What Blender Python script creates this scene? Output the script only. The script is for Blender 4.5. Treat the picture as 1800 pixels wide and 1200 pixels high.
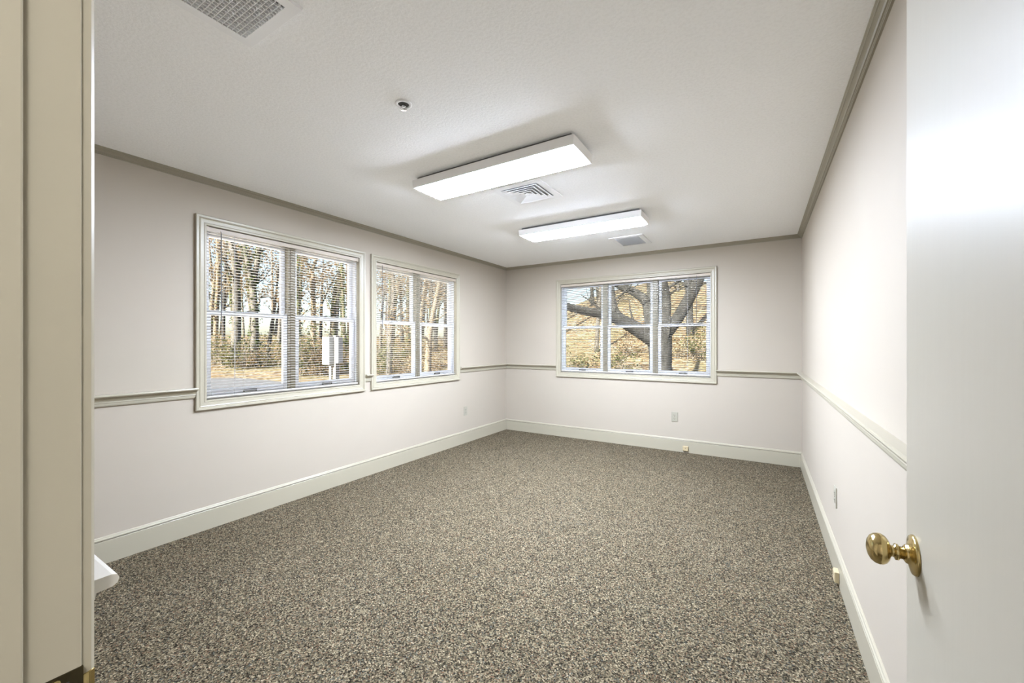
import bpy, bmesh, math, random
from mathutils import Vector, Matrix

for o in list(bpy.data.objects):
    bpy.data.objects.remove(o, do_unlink=True)
SC = bpy.context.scene
COL = SC.collection

# ------------------------------------------------------------------ camera
CAM_H, THETA, FPX = 1.2928, 0.5492, 714.3
cam_data = bpy.data.cameras.new('camera')
cam_data.sensor_width = 36.0
cam_data.lens = FPX / 1800.0 * 36.0
cam_data.shift_y = 4.25 / 1800.0
cam_data.clip_start = 0.02
cam_data.clip_end = 500
cam = bpy.data.objects.new('camera', cam_data)
COL.objects.link(cam)
cam.location = (0, 0, CAM_H)
cam.rotation_euler = (math.pi / 2, 0, THETA)
SC.camera = cam

# ------------------------------------------------------------------ sky, sun, exposure
SUN_DIR = Vector((-0.08, -0.87, 0.50)).normalized()          # towards the sun
world = bpy.data.worlds.new('sky')
SC.world = world
world.use_nodes = True
wn = world.node_tree
wn.nodes.clear()
sky = wn.nodes.new('ShaderNodeTexSky')
sky.sky_type = 'NISHITA'
sky.sun_disc = False
sky.sun_elevation = math.asin(SUN_DIR.z)
sky.sun_rotation = math.atan2(SUN_DIR.x, SUN_DIR.y)
sky.air_density = 1.0
sky.dust_density = 2.0
sky.ozone_density = 1.0
bg = wn.nodes.new('ShaderNodeBackground')
bg.inputs['Strength'].default_value = 0.125
wo = wn.nodes.new('ShaderNodeOutputWorld')
wn.links.new(sky.outputs[0], bg.inputs['Color'])
wn.links.new(bg.outputs[0], wo.inputs['Surface'])

sun_data = bpy.data.lights.new('sun', 'SUN')
sun_data.energy = 12.0
sun_data.angle = math.radians(0.6)
sun_data.color = (1.0, 0.93, 0.82)
sun = bpy.data.objects.new('sun', sun_data)
COL.objects.link(sun)
sun.rotation_euler = SUN_DIR.to_track_quat('Z', 'Y').to_euler()
sun.location = SUN_DIR * 60

LENS_EMISSION = 44.0        # the acrylic lenses of the two ceiling fixtures
HALL_FILL_EMISSION = 41.0         # fill lamp added unseen in the hall to light the jamb

SC.view_settings.view_transform = 'Standard'
SC.view_settings.look = 'None'
SC.view_settings.exposure = 1.82
SC.view_settings.gamma = 1.0
SC.view_settings.use_curve_mapping = False

# ------------------------------------------------------------------ room dimensions
H = 2.44
XL, XR, YB, YF = -3.301, 0.370, 5.219, 0.137
WT = 0.15            # outer wall thickness
YH = 0.012           # hall face of the front wall
GZ = -0.35           # ground outside
FWD = Vector((-math.sin(THETA), math.cos(THETA), 0))
RGT = Vector((math.cos(THETA), math.sin(THETA), 0))


def at(u, v, depth):
    """world point seen at photo pixel (u, v), `depth` metres in front of the lens"""
    return Vector((0, 0, CAM_H)) + FWD * depth + RGT * ((u - 900) / FPX * depth) + Vector((0, 0, -(v - 604.25) / FPX * depth))


# ------------------------------------------------------------------ materials
def srgb(r, g, b):
    def c(x):
        x /= 255.0
        return x / 12.92 if x <= 0.04045 else ((x + 0.055) / 1.055) ** 2.4
    return (c(r), c(g), c(b), 1.0)


class NT:
    def __init__(self, name):
        self.m = bpy.data.materials.new(name)
        self.m.use_nodes = True
        self.t = self.m.node_tree
        self.t.nodes.clear()
        self.out = self.t.nodes.new('ShaderNodeOutputMaterial')

    def n(self, typ, **kw):
        nd = self.t.nodes.new(typ)
        for k, v in kw.items():
            setattr(nd, k, v)
        return nd

    def l(self, a, b):
        self.t.links.new(a, b)

    def ramp(self, fac, stops, interp='LINEAR'):
        r = self.n('ShaderNodeValToRGB')
        r.color_ramp.interpolation = interp
        el = r.color_ramp.elements
        while len(el) < len(stops):
            el.new(0.5)
        for e, (p, c) in zip(el, stops):
            e.position = p
            e.color = c
        self.l(fac, r.inputs['Fac'])
        return r.outputs['Color']

    def coord(self, scale=(1, 1, 1)):
        tc = self.n('ShaderNodeTexCoord')
        mp = self.n('ShaderNodeMapping')
        mp.inputs['Scale'].default_value = scale
        self.l(tc.outputs['Object'], mp.inputs['Vector'])
        return mp.outputs['Vector']

    def noise(self, vec, scale, detail=2.0, rough=0.5):
        nz = self.n('ShaderNodeTexNoise')
        nz.inputs['Scale'].default_value = scale
        nz.inputs['Detail'].default_value = detail
        nz.inputs['Roughness'].default_value = rough
        self.l(vec, nz.inputs['Vector'])
        return nz

    def bump(self, h, strength, dist):
        b = self.n('ShaderNodeBump')
        b.inputs['Strength'].default_value = strength
        b.inputs['Distance'].default_value = dist
        self.l(h, b.inputs['Height'])
        return b.outputs['Normal']

    def principled(self, color=None, rough=0.5, metallic=0.0, spec=0.5, normal=None, coat=0.0):
        p = self.n('ShaderNodeBsdfPrincipled')
        if color is not None:
            if isinstance(color, tuple):
                p.inputs['Base Color'].default_value = color
            else:
                self.l(color, p.inputs['Base Color'])
        p.inputs['Roughness'].default_value = rough
        p.inputs['Metallic'].default_value = metallic
        p.inputs['Specular IOR Level'].default_value = spec
        p.inputs['Coat Weight'].default_value = coat
        if normal is not None:
            self.l(normal, p.inputs['Normal'])
        self.l(p.outputs[0], self.out.inputs['Surface'])
        return p


def mix_rgb(nt, fac, a, b):
    mx = nt.n('ShaderNodeMix', data_type='RGBA')
    for s, v in ((0, fac), (6, a), (7, b)):
        if hasattr(v, 'is_linked'):
            nt.l(v, mx.inputs[s])
        else:
            mx.inputs[s].default_value = v
    return mx.outputs[2]


def paint(name, col, rough, var=0.03, bump=0.02, scale=60.0, spec=0.4, stretch=(1, 1, 1)):
    nt = NT(name)
    v = nt.coord(stretch)
    big = nt.noise(v, 2.2, 3)
    d = tuple(x * (1 - var) for x in col[:3]) + (1,)
    c = nt.ramp(big.outputs['Fac'], [(0.3, d), (0.7, col)])
    fine = nt.noise(v, scale, 3)
    nt.principled(c, rough, spec=spec, normal=nt.bump(fine.outputs['Fac'], bump, 0.004))
    return nt.m


M = {}
M['wall'] = paint('wall_paint', (0.426, 0.374, 0.302, 1), 0.65, 0.02, 0.03, 140)
M['trim'] = paint('trim_paint', (0.395, 0.358, 0.272, 1), 0.32, 0.03, 0.03, 50)
M['jamb'] = M['trim']
M['crown'] = paint('shaded_trim_paint', (0.30, 0.270, 0.202, 1), 0.35, 0.03, 0.03, 50)  # trim paint darkened, the crown's shading put into its colour
M['cream'] = paint('lit_trim_paint', (0.62, 0.59, 0.53, 1), 0.3, 0.02, 0.0)  # trim paint lightened, the lit look of the rail end put into colour
M['door'] = paint('door_gloss_paint', (0.445, 0.410, 0.335, 1), 0.38, 0.02, 0.10, 30, 0.32, (1, 1, 0.08))
M['white_metal'] = paint('white_enamel', (0.86, 0.85, 0.84, 1), 0.35, 0.01, 0.0)
M['grille_white'] = paint('grille_enamel', (0.90, 0.90, 0.91, 1), 0.4, 0.01, 0.0)
M['vinyl'] = paint('window_vinyl', (0.80, 0.81, 0.84, 1), 0.35, 0.02, 0.0)
M['slat'] = paint('slat_enamel', (0.48, 0.455, 0.41, 1), 0.4, 0.02, 0.0)
M['headrail'] = paint('headrail_enamel', (0.46, 0.395, 0.31, 1), 0.4, 0.02, 0.0)
M['cord'] = paint('cord', (0.42, 0.41, 0.40, 1), 0.7, 0.02, 0.0)
M['wand'] = paint('wand_plastic', (0.14, 0.14, 0.15, 1), 0.25, 0.02, 0.0)
M['dark_metal'] = paint('bronze_latch', (0.035, 0.033, 0.03, 1), 0.4, 0.05, 0.0)
M['latch_grey'] = paint('grey_latch', (0.22, 0.22, 0.23, 1), 0.4, 0.05, 0.0)
M['gasket'] = paint('shadow_gap_caulk', (0.10, 0.075, 0.05, 1), 0.8, 0.05, 0.0)
M['plate'] = paint('switch_plate', (0.35, 0.33, 0.26, 1), 0.4, 0.01, 0.0)
M['plate_slot'] = paint('plate_slot', (0.05, 0.045, 0.04, 1), 0.6, 0.01, 0.0)
M['jack'] = paint('almond_plastic', (0.50, 0.41, 0.25, 1), 0.4, 0.02, 0.0)
M['recess_shade'] = paint('recess_shade_grey', (0.42, 0.42, 0.42, 1), 0.7, 0.1, 0.0)  # grey of the flat plates that stand in for shade behind the louvres
M['filter'] = paint('filter_grey', (0.24, 0.24, 0.24, 1), 0.9, 0.1, 0.0)
M['pan'] = paint('fixture_pan', (0.12, 0.12, 0.12, 1), 0.6, 0.1, 0.0)
M['asphalt'] = paint('asphalt', (0.0650, 0.0650, 0.0700, 1), 0.9, 0.25, 0.1, 30)
M['concrete'] = paint('concrete_walk', (0.60, 0.58, 0.56, 1), 0.9, 0.12, 0.1, 30)
M['cabinet_white'] = paint('cabinet_paint', (0.2500, 0.2500, 0.2450, 1), 0.45, 0.05, 0.0)
M['post_wood'] = paint('weathered_post', (0.1500, 0.1450, 0.1350, 1), 0.9, 0.3, 0.2, 20, 0.2, (6, 6, 0.8))
M['roofing'] = paint('shade_roof_shingle', (0.10, 0.095, 0.09, 1), 0.9, 0.3, 0.2, 20)
M['hall_wall'] = paint('hall_paint', (0.74, 0.71, 0.67, 1), 0.7, 0.02, 0.0)


def mat_ceiling():
    nt = NT('ceiling_stipple')
    v = nt.coord()
    big = nt.noise(v, 1.5, 3)
    a = nt.noise(v, 75, 4, 0.65)
    c0 = nt.ramp(big.outputs['Fac'], [(0.3, (0.955, 0.955, 0.96, 1)), (0.7, (0.975, 0.975, 0.98, 1))])
    sp = nt.ramp(a.outputs['Fac'], [(0.36, (0.95, 0.95, 0.95, 1)), (0.56, (1, 1, 1, 1))])
    mx = nt.n('ShaderNodeMix', data_type='RGBA', blend_type='MULTIPLY')
    mx.inputs[0].default_value = 1.0
    nt.l(c0, mx.inputs[6])
    nt.l(sp, mx.inputs[7])
    nt.principled(mx.outputs[2], 0.85, spec=0.2, normal=nt.bump(a.outputs['Fac'], 0.35, 0.005))
    return nt.m


def mat_carpet():
    nt = NT('carpet_loop_pile')
    v = nt.coord()
    vo = nt.n('ShaderNodeTexVoronoi')
    vo.inputs['Scale'].default_value = 190
    vo.inputs['Randomness'].default_value = 1.0
    nt.l(v, vo.inputs['Vector'])
    sep = nt.n('ShaderNodeSeparateColor')
    nt.l(vo.outputs['Color'], sep.inputs[0])
    k = 0.45
    def q(r, g, b):
        return (r * k * 1.05, g * k * 1.0, b * k * 0.87, 1)
    col = nt.ramp(sep.outputs[0], [
        (0.00, q(0.030, 0.024, 0.017)), (0.15, q(0.090, 0.075, 0.053)), (0.31, q(0.19, 0.158, 0.112)),
        (0.48, q(0.32, 0.272, 0.198)), (0.63, q(0.48, 0.418, 0.318)), (0.78, q(0.155, 0.152, 0.115)),
        (0.86, q(0.31, 0.195, 0.135)), (0.91, q(0.175, 0.19, 0.19)), (0.95, q(0.70, 0.62, 0.49))], 'CONSTANT')
    big = nt.noise(v, 1.3, 3)
    tone = nt.ramp(big.outputs['Fac'], [(0.3, (0.93, 0.92, 0.89, 1)), (0.7, (1.0, 1.0, 1.0, 1))])
    mx = nt.n('ShaderNodeMix', data_type='RGBA', blend_type='MULTIPLY')
    mx.inputs[0].default_value = 1.0
    nt.l(col, mx.inputs[6])
    nt.l(tone, mx.inputs[7])
    nt.principled(mx.outputs[2], 0.95, spec=0.1, normal=nt.bump(vo.outputs['Distance'], 0.6, 0.006))
    return nt.m


def mat_emit(name, col, strength):
    nt = NT(name)
    e = nt.n('ShaderNodeEmission')
    e.inputs['Color'].default_value = col
    e.inputs['Strength'].default_value = strength
    nt.l(e.outputs[0], nt.out.inputs['Surface'])
    return nt.m


def mat_glass():
    nt = NT('window_glass')
    tr = nt.n('ShaderNodeBsdfTransparent')
    tr.inputs['Color'].default_value = (0.96, 0.975, 0.97, 1)
    gl = nt.n('ShaderNodeBsdfGlossy')
    gl.inputs['Roughness'].default_value = 0.02
    lw = nt.n('ShaderNodeLayerWeight')
    pw = nt.n('ShaderNodeMath', operation='POWER')
    pw.inputs[1].default_value = 5.0
    nt.l(lw.outputs['Facing'], pw.inputs[0])
    fr = nt.n('ShaderNodeMath', operation='MULTIPLY_ADD')
    fr.inputs[1].default_value = 0.6
    fr.inputs[2].default_value = 0.0008
    nt.l(pw.outputs[0], fr.inputs[0])
    mx = nt.n('ShaderNodeMixShader')
    nt.l(fr.outputs[0], mx.inputs[0])
    nt.l(tr.outputs[0], mx.inputs[1])
    nt.l(gl.outputs[0], mx.inputs[2])
    nt.l(mx.outputs[0], nt.out.inputs['Surface'])
    return nt.m


def mat_brass(name, col, rough):
    nt = NT(name)
    v = nt.coord()
    a = nt.noise(v, 30, 3)
    d = tuple(x * 0.75 for x in col[:3]) + (1,)
    c = nt.ramp(a.outputs['Fac'], [(0.35, d), (0.65, col)])
    nt.principled(c, rough, metallic=1.0)
    return nt.m


def mat_leafground():
    nt = NT('leaf_litter_ground')
    v = nt.coord()
    vo = nt.n('ShaderNodeTexVoronoi')
    vo.inputs['Scale'].default_value = 7.0
    nt.l(v, vo.inputs['Vector'])
    sep = nt.n('ShaderNodeSeparateColor')
    nt.l(vo.outputs['Color'], sep.inputs[0])
    c = nt.ramp(sep.outputs[0], [
        (0.0, (0.0362, 0.0240, 0.0130, 1)), (0.2, (0.0798, 0.0525, 0.0268, 1)), (0.45, (0.1196, 0.0825, 0.0449, 1)),
        (0.65, (0.1595, 0.1275, 0.0798, 1)), (0.85, (0.2030, 0.1800, 0.1305, 1)), (1.0, (0.0725, 0.0450, 0.0239, 1))])
    big = nt.noise(v, 0.35, 4)
    gr = nt.ramp(big.outputs['Fac'], [(0.46, (0, 0, 0, 1)), (0.62, (1, 1, 1, 1))])
    fin = nt.noise(v, 16, 2)
    grass = nt.ramp(fin.outputs['Fac'], [(0.35, (0.0471, 0.0488, 0.0196, 1)), (0.65, (0.1450, 0.1350, 0.0725, 1))])
    sc = nt.n('ShaderNodeMath', operation='MULTIPLY')
    sc.inputs[1].default_value = 0.45
    nt.l(gr, sc.inputs[0])
    col = mix_rgb(nt, sc.outputs[0], c, grass)
    nt.principled(col, 0.95, spec=0.1, normal=nt.bump(vo.outputs['Distance'], 0.5, 0.08))
    return nt.m


def mat_bark(name, a, b, moss=None):
    nt = NT(name)
    v = nt.coord((5, 5, 1.1))
    n1 = nt.noise(v, 3, 5, 0.65)
    c = nt.ramp(n1.outputs['Fac'], [(0.35, a), (0.65, b)])
    if moss:
        n2 = nt.noise(v, 0.5, 3)
        f = nt.ramp(n2.outputs['Fac'], [(0.45, (0, 0, 0, 1)), (0.6, (1, 1, 1, 1))])
        c = mix_rgb(nt, f, c, moss)
    nt.principled(c, 0.95, spec=0.1, normal=nt.bump(n1.outputs['Fac'], 0.6, 0.03))
    return nt.m


def mat_leaf(name, a, b, trans=0.35):
    nt = NT(name)
    g = nt.n('ShaderNodeNewGeometry')
    c = nt.ramp(g.outputs['Random Per Island'], [(0.0, a), (1.0, b)])
    d = nt.n('ShaderNodeBsdfDiffuse')
    t = nt.n('ShaderNodeBsdfTranslucent')
    nt.l(c, d.inputs['Color'])
    nt.l(c, t.inputs['Color'])
    mx = nt.n('ShaderNodeMixShader')
    mx.inputs[0].default_value = trans
    nt.l(d.outputs[0], mx.inputs[1])
    nt.l(t.outputs[0], mx.inputs[2])
    nt.l(mx.outputs[0], nt.out.inputs['Surface'])
    return nt.m


M['ceiling'] = mat_ceiling()
M['carpet'] = mat_carpet()
M['lens'] = mat_emit('lit_acrylic_lens', (0.87, 0.975, 1.17, 1), LENS_EMISSION)
M['hall_fill'] = mat_emit('hall_fill_glass', (0.97, 0.98, 1.0, 1), HALL_FILL_EMISSION)
M['glass'] = mat_glass()
M['brass'] = mat_brass('aged_brass', (0.62, 0.48, 0.22, 1), 0.16)
M['brass_dark'] = mat_brass('dark_brass', (0.10, 0.08, 0.045, 1), 0.35)  # brass with a very dark base colour
M['chrome'] = mat_brass('chrome', (0.75, 0.75, 0.76, 1), 0.15)
M['ground'] = mat_leafground()
M['bark_grey'] = mat_bark('grey_bark', (0.0400, 0.0370, 0.0315, 1), (0.1100, 0.1000, 0.0875, 1))
M['bark_dark'] = mat_bark('dark_bark', (0.0155, 0.0154, 0.0143, 1), (0.0465, 0.0458, 0.0442, 1))
M['bark_tan'] = mat_bark('tan_bark', (0.0700, 0.0550, 0.0400, 1), (0.1650, 0.1350, 0.1000, 1))
M['bark_moss'] = mat_bark('mossy_bark', (0.0425, 0.0375, 0.0260, 1), (0.1100, 0.0950, 0.0700, 1), (0.0500, 0.0600, 0.0225, 1))
M['ivy'] = mat_leaf('ivy_leaf', (0.0175, 0.0300, 0.0090, 1), (0.0750, 0.0900, 0.0325, 1), 0.2)
M['leaf_gold'] = mat_leaf('dry_gold_leaf', (0.0845, 0.0520, 0.0260, 1), (0.1820, 0.1365, 0.0813, 1), 0.4)
M['leaf_green'] = mat_leaf('shrub_leaf', (0.0325, 0.0390, 0.0150, 1), (0.0925, 0.0925, 0.0425, 1), 0.35)
M['twig'] = mat_bark('twig_bark', (0.1000, 0.0800, 0.0600, 1), (0.2000, 0.1700, 0.1350, 1))


# ------------------------------------------------------------------ mesh helpers
class MB:
    def __init__(self):
        self.v, self.f = [], []

    def quad(self, a, b, c, d):
        i = len(self.v)
        self.v += [a, b, c, d]
        self.f.append((i, i + 1, i + 2, i + 3))

    def box(self, x0, x1, y0, y1, z0, z1):
        i = len(self.v)
        self.v += [(x0, y0, z0), (x1, y0, z0), (x1, y1, z0), (x0, y1, z0),
                   (x0, y0, z1), (x1, y0, z1), (x1, y1, z1), (x0, y1, z1)]
        self.f += [tuple(i + k for k in q) for q in
                   ((3, 2, 1, 0), (4, 5, 6, 7), (0, 1, 5, 4), (1, 2, 6, 5), (2, 3, 7, 6), (3, 0, 4, 7))]
        return self

    def loft(self, rings, close_ends=True, closed=True):
        """rings of equal length; consecutive rings are bridged"""
        base = len(self.v)
        n = len(rings[0])
        for r in rings:
            self.v += [tuple(p) for p in r]
        for k in range(len(rings) - 1):
            for j in range(n if closed else n - 1):
                a = base + k * n + j
                b = base + k * n + (j + 1) % n
                self.f.append((a, b, b + n, a + n))
        if close_ends and closed:
            self.f.append(tuple(base + j for j in reversed(range(n))))
            self.f.append(tuple(base + (len(rings) - 1) * n + j for j in range(n)))
        return self

    def tube(self, pts, radii, n=7, cap=True):
        pts = [Vector(p) for p in pts]
        rings = []
        ref = Vector((0.31, 0.87, 0.39))
        for i, p in enumerate(pts):
            d = (pts[min(i + 1, len(pts) - 1)] - pts[max(i - 1, 0)])
            if d.length < 1e-9:
                d = Vector((0, 0, 1))
            d.normalize()
            a = d.cross(ref)
            if a.length < 1e-3:
                a = d.cross(Vector((1, 0, 0)))
            a.normalize()
            b = d.cross(a)
            r = radii[i] if hasattr(radii, '__len__') else radii
            rings.append([p + a * (r * math.cos(t)) + b * (r * math.sin(t)) for t in [2 * math.pi * k / n for k in range(n)]])
        return self.loft(rings, cap)

    def lathe(self, prof, axis='z', n=24, origin=(0, 0, 0)):
        """prof [(r, h)]"""
        rings = []
        ox, oy, oz = origin
        for r, h in prof:
            ring = []
            for k in range(n):
                t = 2 * math.pi * k / n
                c, s = r * math.cos(t), r * math.sin(t)
                if axis == 'z':
                    ring.append((ox + c, oy + s, oz + h))
                elif axis == 'x':
                    ring.append((ox + h, oy + c, oz + s))
                else:
                    ring.append((ox + s, oy + h, oz + c))
            rings.append(ring)
        return self.loft(rings, True)

    def frame(self, x0, x1, z0, z1, prof):
        """picture frame in the local xz plane. prof: closed list of (w, d): w outward from the inner
        edge, d towards the room (-y)."""
        rings = []
        for cx, cz, sx, sz in ((x0, z0, -1, -1), (x1, z0, 1, -1), (x1, z1, 1, 1), (x0, z1, -1, 1), (x0, z0, -1, -1)):
            rings.append([(cx + sx * w, -d, cz + sz * w) for w, d in prof])
        return self.loft(rings, False)

    def mesh(self, name, mat, smooth=False):
        me = bpy.data.meshes.new(name)
        me.from_pydata([tuple(p) for p in self.v], [], self.f)
        bm = bmesh.new()
        bm.from_mesh(me)
        bmesh.ops.recalc_face_normals(bm, faces=bm.faces)
        bm.to_mesh(me)
        bm.free()
        me.materials.append(mat)
        if smooth:
            for p in me.polygons:
                p.use_smooth = True
        return me

    def raw(self, name, mat):
        me = bpy.data.meshes.new(name)
        me.from_pydata([tuple(p) for p in self.v], [], self.f)
        me.materials.append(mat)
        return me

    def build(self, name, mat, parent=None, smooth=False, bevel=0.0, raw=False):
        o = link(name, self.raw(name, mat) if raw else self.mesh(name, mat, smooth), parent)
        if bevel:
            b = o.modifiers.new('soft_edge', 'BEVEL')
            b.width = bevel
            b.segments = 2
            b.limit_method = 'ANGLE'
            b.angle_limit = math.radians(40)
        return o


def link(name, data, parent=None, loc=None):
    o = bpy.data.objects.new(name, data)
    COL.objects.link(o)
    if parent:
        o.parent = parent
    if loc is not None:
        o.location = loc
    return o


def tag(o, label, cat=None, group=None, kind=None):
    if label:
        o['label'] = label
    if cat:
        o['category'] = cat
    if group:
        o['group'] = group
    if kind:
        o['kind'] = kind
    return o


def empty(name, loc, rz=0.0):
    o = bpy.data.objects.new(name, None)
    COL.objects.link(o)
    o.location = loc
    o.rotation_euler = (0, 0, rz)
    o.empty_display_size = 0.1
    return o


def structure(name, mb, mat, label, cat, bevel=0.0):
    o = mb.build(name, mat, None, bevel=bevel)
    return tag(o, label, cat, kind='structure')


R90 = math.pi / 2
WALL_ROT = {'left': R90, 'back': 0.0, 'right': -R90, 'front': math.pi}


def wall_loc(side, x, z):
    """x = coordinate along the wall in world units"""
    return {'left': (XL, x, z), 'back': (x, YB, z), 'right': (XR, x, z), 'front': (x, YF, z)}[side]


# ------------------------------------------------------------------ room shell
def holed_panel(a0, a1, z0, z1, holes, t, fn):
    """wall slab with rectangular holes; fn(a, d, z) -> world, d = 0 room face, t = far face"""
    mb = MB()
    aa = sorted({a0, a1, *[h[0] for h in holes], *[h[1] for h in holes]})
    zz = sorted({z0, z1, *[h[2] for h in holes], *[h[3] for h in holes]})

    def inside(a, z):
        return any(h[0] < a < h[1] and h[2] < z < h[3] for h in holes)
    for i in range(len(aa) - 1):
        for j in range(len(zz) - 1):
            if inside((aa[i] + aa[i + 1]) / 2, (zz[j] + zz[j + 1]) / 2):
                continue
            for d in (0, t):
                mb.quad(fn(aa[i], d, zz[j]), fn(aa[i + 1], d, zz[j]), fn(aa[i + 1], d, zz[j + 1]), fn(aa[i], d, zz[j + 1]))
    for (p, q, r, s) in [(a0, a1, z0, z1)] + list(holes):
        mb.quad(fn(p, 0, r), fn(q, 0, r), fn(q, t, r), fn(p, t, r))
        mb.quad(fn(p, 0, s), fn(q, 0, s), fn(q, t, s), fn(p, t, s))
        mb.quad(fn(p, 0, r), fn(p, 0, s), fn(p, t, s), fn(p, t, r))
        mb.quad(fn(q, 0, r), fn(q, 0, s), fn(q, t, s), fn(q, t, r))
    return mb


CW = 0.066                                     # casing width
W1 = (1.238, 2.633, 0.834, 2.185)              # outer casing rectangles: along wall, height
W2 = (2.704, 4.097, 0.834, 2.185)
W3 = (-2.459, -0.430, 0.834, 2.188)


def hole(w):
    return (w[0] + CW - 0.012, w[1] - CW + 0.012, w[2] + CW - 0.012, w[3] - CW + 0.012)


DX0, DX1, DZ = -0.650, 0.235, 2.035            # door opening between the jamb faces, head height

structure('wall_left', holed_panel(YF - 0.125, YB + WT, 0, H, [hole(W1), hole(W2)], WT, lambda a, d, z: (XL - d, a, z)),
          M['wall'], 'cream painted wall with two windows and a chair rail', 'wall')
structure('wall_back', holed_panel(XL, XR, 0, H, [hole(W3)], WT, lambda a, d, z: (a, YB + d, z)),
          M['wall'], 'cream painted far wall with the three-part window', 'wall')
structure('wall_right', MB().box(XR, XR + 0.12, YH, YB + WT, 0, H), M['wall'],
          'plain white wall behind the open door', 'wall')
structure('wall_front', holed_panel(XL, XR, 0, H, [(DX0 - 0.02, DX1 + 0.02, -0.001, DZ + 0.02)], YF - YH, lambda a, d, z: (a, YF - d, z)),
          M['wall'], 'cream painted wall around the doorway', 'wall')
structure('floor', MB().box(XL - WT, XR + 1.4, -1.75, YB + WT, -0.12, 0), M['carpet'],
          'grey and tan flecked loop pile carpet floor', 'carpet')
structure('ceiling', MB().box(XL - WT, XR + 1.4, -1.75, YB + WT, H, H + 0.12), M['ceiling'],
          'white stippled ceiling', 'ceiling')
# hall behind the doorway
structure('wall_hall_left', MB().box(-1.62, -1.50, -1.75, YH, 0, H), M['hall_wall'], 'beige hall wall beside the doorway, behind the viewer', 'wall')
structure('wall_hall_right', MB().box(1.20, 1.32, -1.75, YH, 0, H), M['hall_wall'], 'beige hall wall on the hinge side of the doorway', 'wall')
structure('wall_hall_back', MB().box(-1.50, 1.20, -1.75, -1.63, 0, H), M['hall_wall'], 'beige hall wall facing the doorway', 'wall')
structure('wall_hall_front', MB().box(XR, 1.20, YH - 0.001, YF, 0, H), M['hall_wall'], 'short beige hall wall next to the door hinge', 'wall')


# mouldings -----------------------------------------------------------------
def moulding(name, side, prof, a, b, ma, mb_, mat, label, cat, extra=None):
    """prof [(o, z)] closed; o = distance from the wall. ends at a/b, shifted by ma*o / mb_*o (mitres)"""
    def P(t, o, z):
        return {'left': (XL + o, t, z), 'back': (t, YB - o, z), 'right': (XR - o, t, z), 'front': (t, YF + o, z)}[side]
    m = MB()
    m.loft([[P(a + ma * o, o, z) for o, z in prof], [P(b + mb_ * o, o, z) for o, z in prof]])
    o = m.build(name, mat)
    return tag(o, label, cat, kind='structure')


CROWN = [(0, H), (.043, H), (.043, H - .004), (.039, H - .006), (.036, H - .0085), (.036, H - .011), (.031, H - .012), (.026, H - .015),
         (.021, H - .019), (.018, H - .024), (.0175, H - .026), (.012, H - .027), (.012, H - .030), (.0085, H - .032), (.0085, H - .036), (0, H - .036)]
RAIL = [(0, .994), (.042, .994), (.047, .992), (.049, .987), (.047, .981), (.042, .978), (.027, .977), (.026, .970), (.021, .965), (.017, .957),
        (.015, .950), (.017, .946), (.014, .942), (.013, .932), (.010, .924), (0, .923)]
BASE = [(0, 0), (.014, 0), (.014, .132), (.0125, .134), (.004, .1345), (.004, .1385), (.0135, .139), (.0135, .145), (.009, .150), (.0075, .155), (.004, .159), (0, .159)]

moulding('trim_1', 'left', CROWN, YF, YB, 1, -1, M['crown'], 'shade-toned taupe crown moulding along the wall with two windows', 'crown moulding')
moulding('trim_2', 'back', CROWN, XL, XR, 1, -1, M['crown'], 'shade-toned taupe crown moulding above the three-part window', 'crown moulding')
moulding('trim_3', 'right', CROWN, YF, YB, 1, -1, M['crown'], 'shade-toned taupe crown moulding above the plain white wall', 'crown moulding')
moulding('trim_4', 'front', CROWN, XL, XR, 1, -1, M['crown'], 'shade-toned taupe crown moulding above the doorway', 'crown moulding')
moulding('baseboard_left', 'left', BASE, YF, YB, 1, -1, M['trim'], 'tall beige baseboard below the two windows', 'baseboard')
moulding('baseboard_back', 'back', BASE, XL, XR, 1, -1, M['trim'], 'tall beige baseboard below the three-part window', 'baseboard')
moulding('baseboard_right', 'right', BASE, YF, YB, 1, -1, M['trim'], 'tall beige baseboard along the plain white wall', 'baseboard')
DCAS = 0.062
moulding('baseboard_front', 'front', BASE, XL, DX0 - 0.006 - DCAS, 1, 0, M['trim'], 'tall beige baseboard beside the doorway', 'baseboard')
moulding('trim_5', 'left', RAIL, YF, W1[0] + 0.006, 1, 0, M['trim'], 'beige chair rail running from doorway corner to the bigger window', 'chair rail')
moulding('trim_6', 'left', RAIL, W1[1] - 0.004, W2[0] + 0.006, 0, 0, M['trim'], 'very short piece of chair rail between the two windows', 'chair rail')
moulding('trim_7', 'left', RAIL, W2[1] - 0.004, YB, 0, -1, M['trim'], 'beige chair rail between far corner and window beside it', 'chair rail')
moulding('trim_8', 'back', RAIL, XL, W3[0] + 0.006, 1, 0, M['trim'], 'beige chair rail from far corner to the three-part window', 'chair rail')
moulding('trim_9', 'back', RAIL, W3[1] - 0.006, XR, 0, -1, M['trim'], 'beige chair rail from three-part window to the plain white wall', 'chair rail')
moulding('trim_10', 'right', RAIL, YF, YB, 1, -1, M['trim'], 'long beige chair rail along the plain white wall', 'chair rail')
moulding('trim_11', 'front', RAIL, XL, DX0 - 0.006 - DCAS, 1, 0, M['cream'], 'chair rail end in brightened trim paint poking out beside the door jamb', 'chair rail')

# ------------------------------------------------------------------ windows
CASING = [(0, 0), (0, .011), (.003, .013), (.011, .013), (.014, .0105), (.017, .013), (.036, .015), (.041, .0175), (.045, .0145),
          (.049, .0195), (.062, .021), (CW, .0185), (CW, 0)]
LINER_D = 0.036


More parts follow.
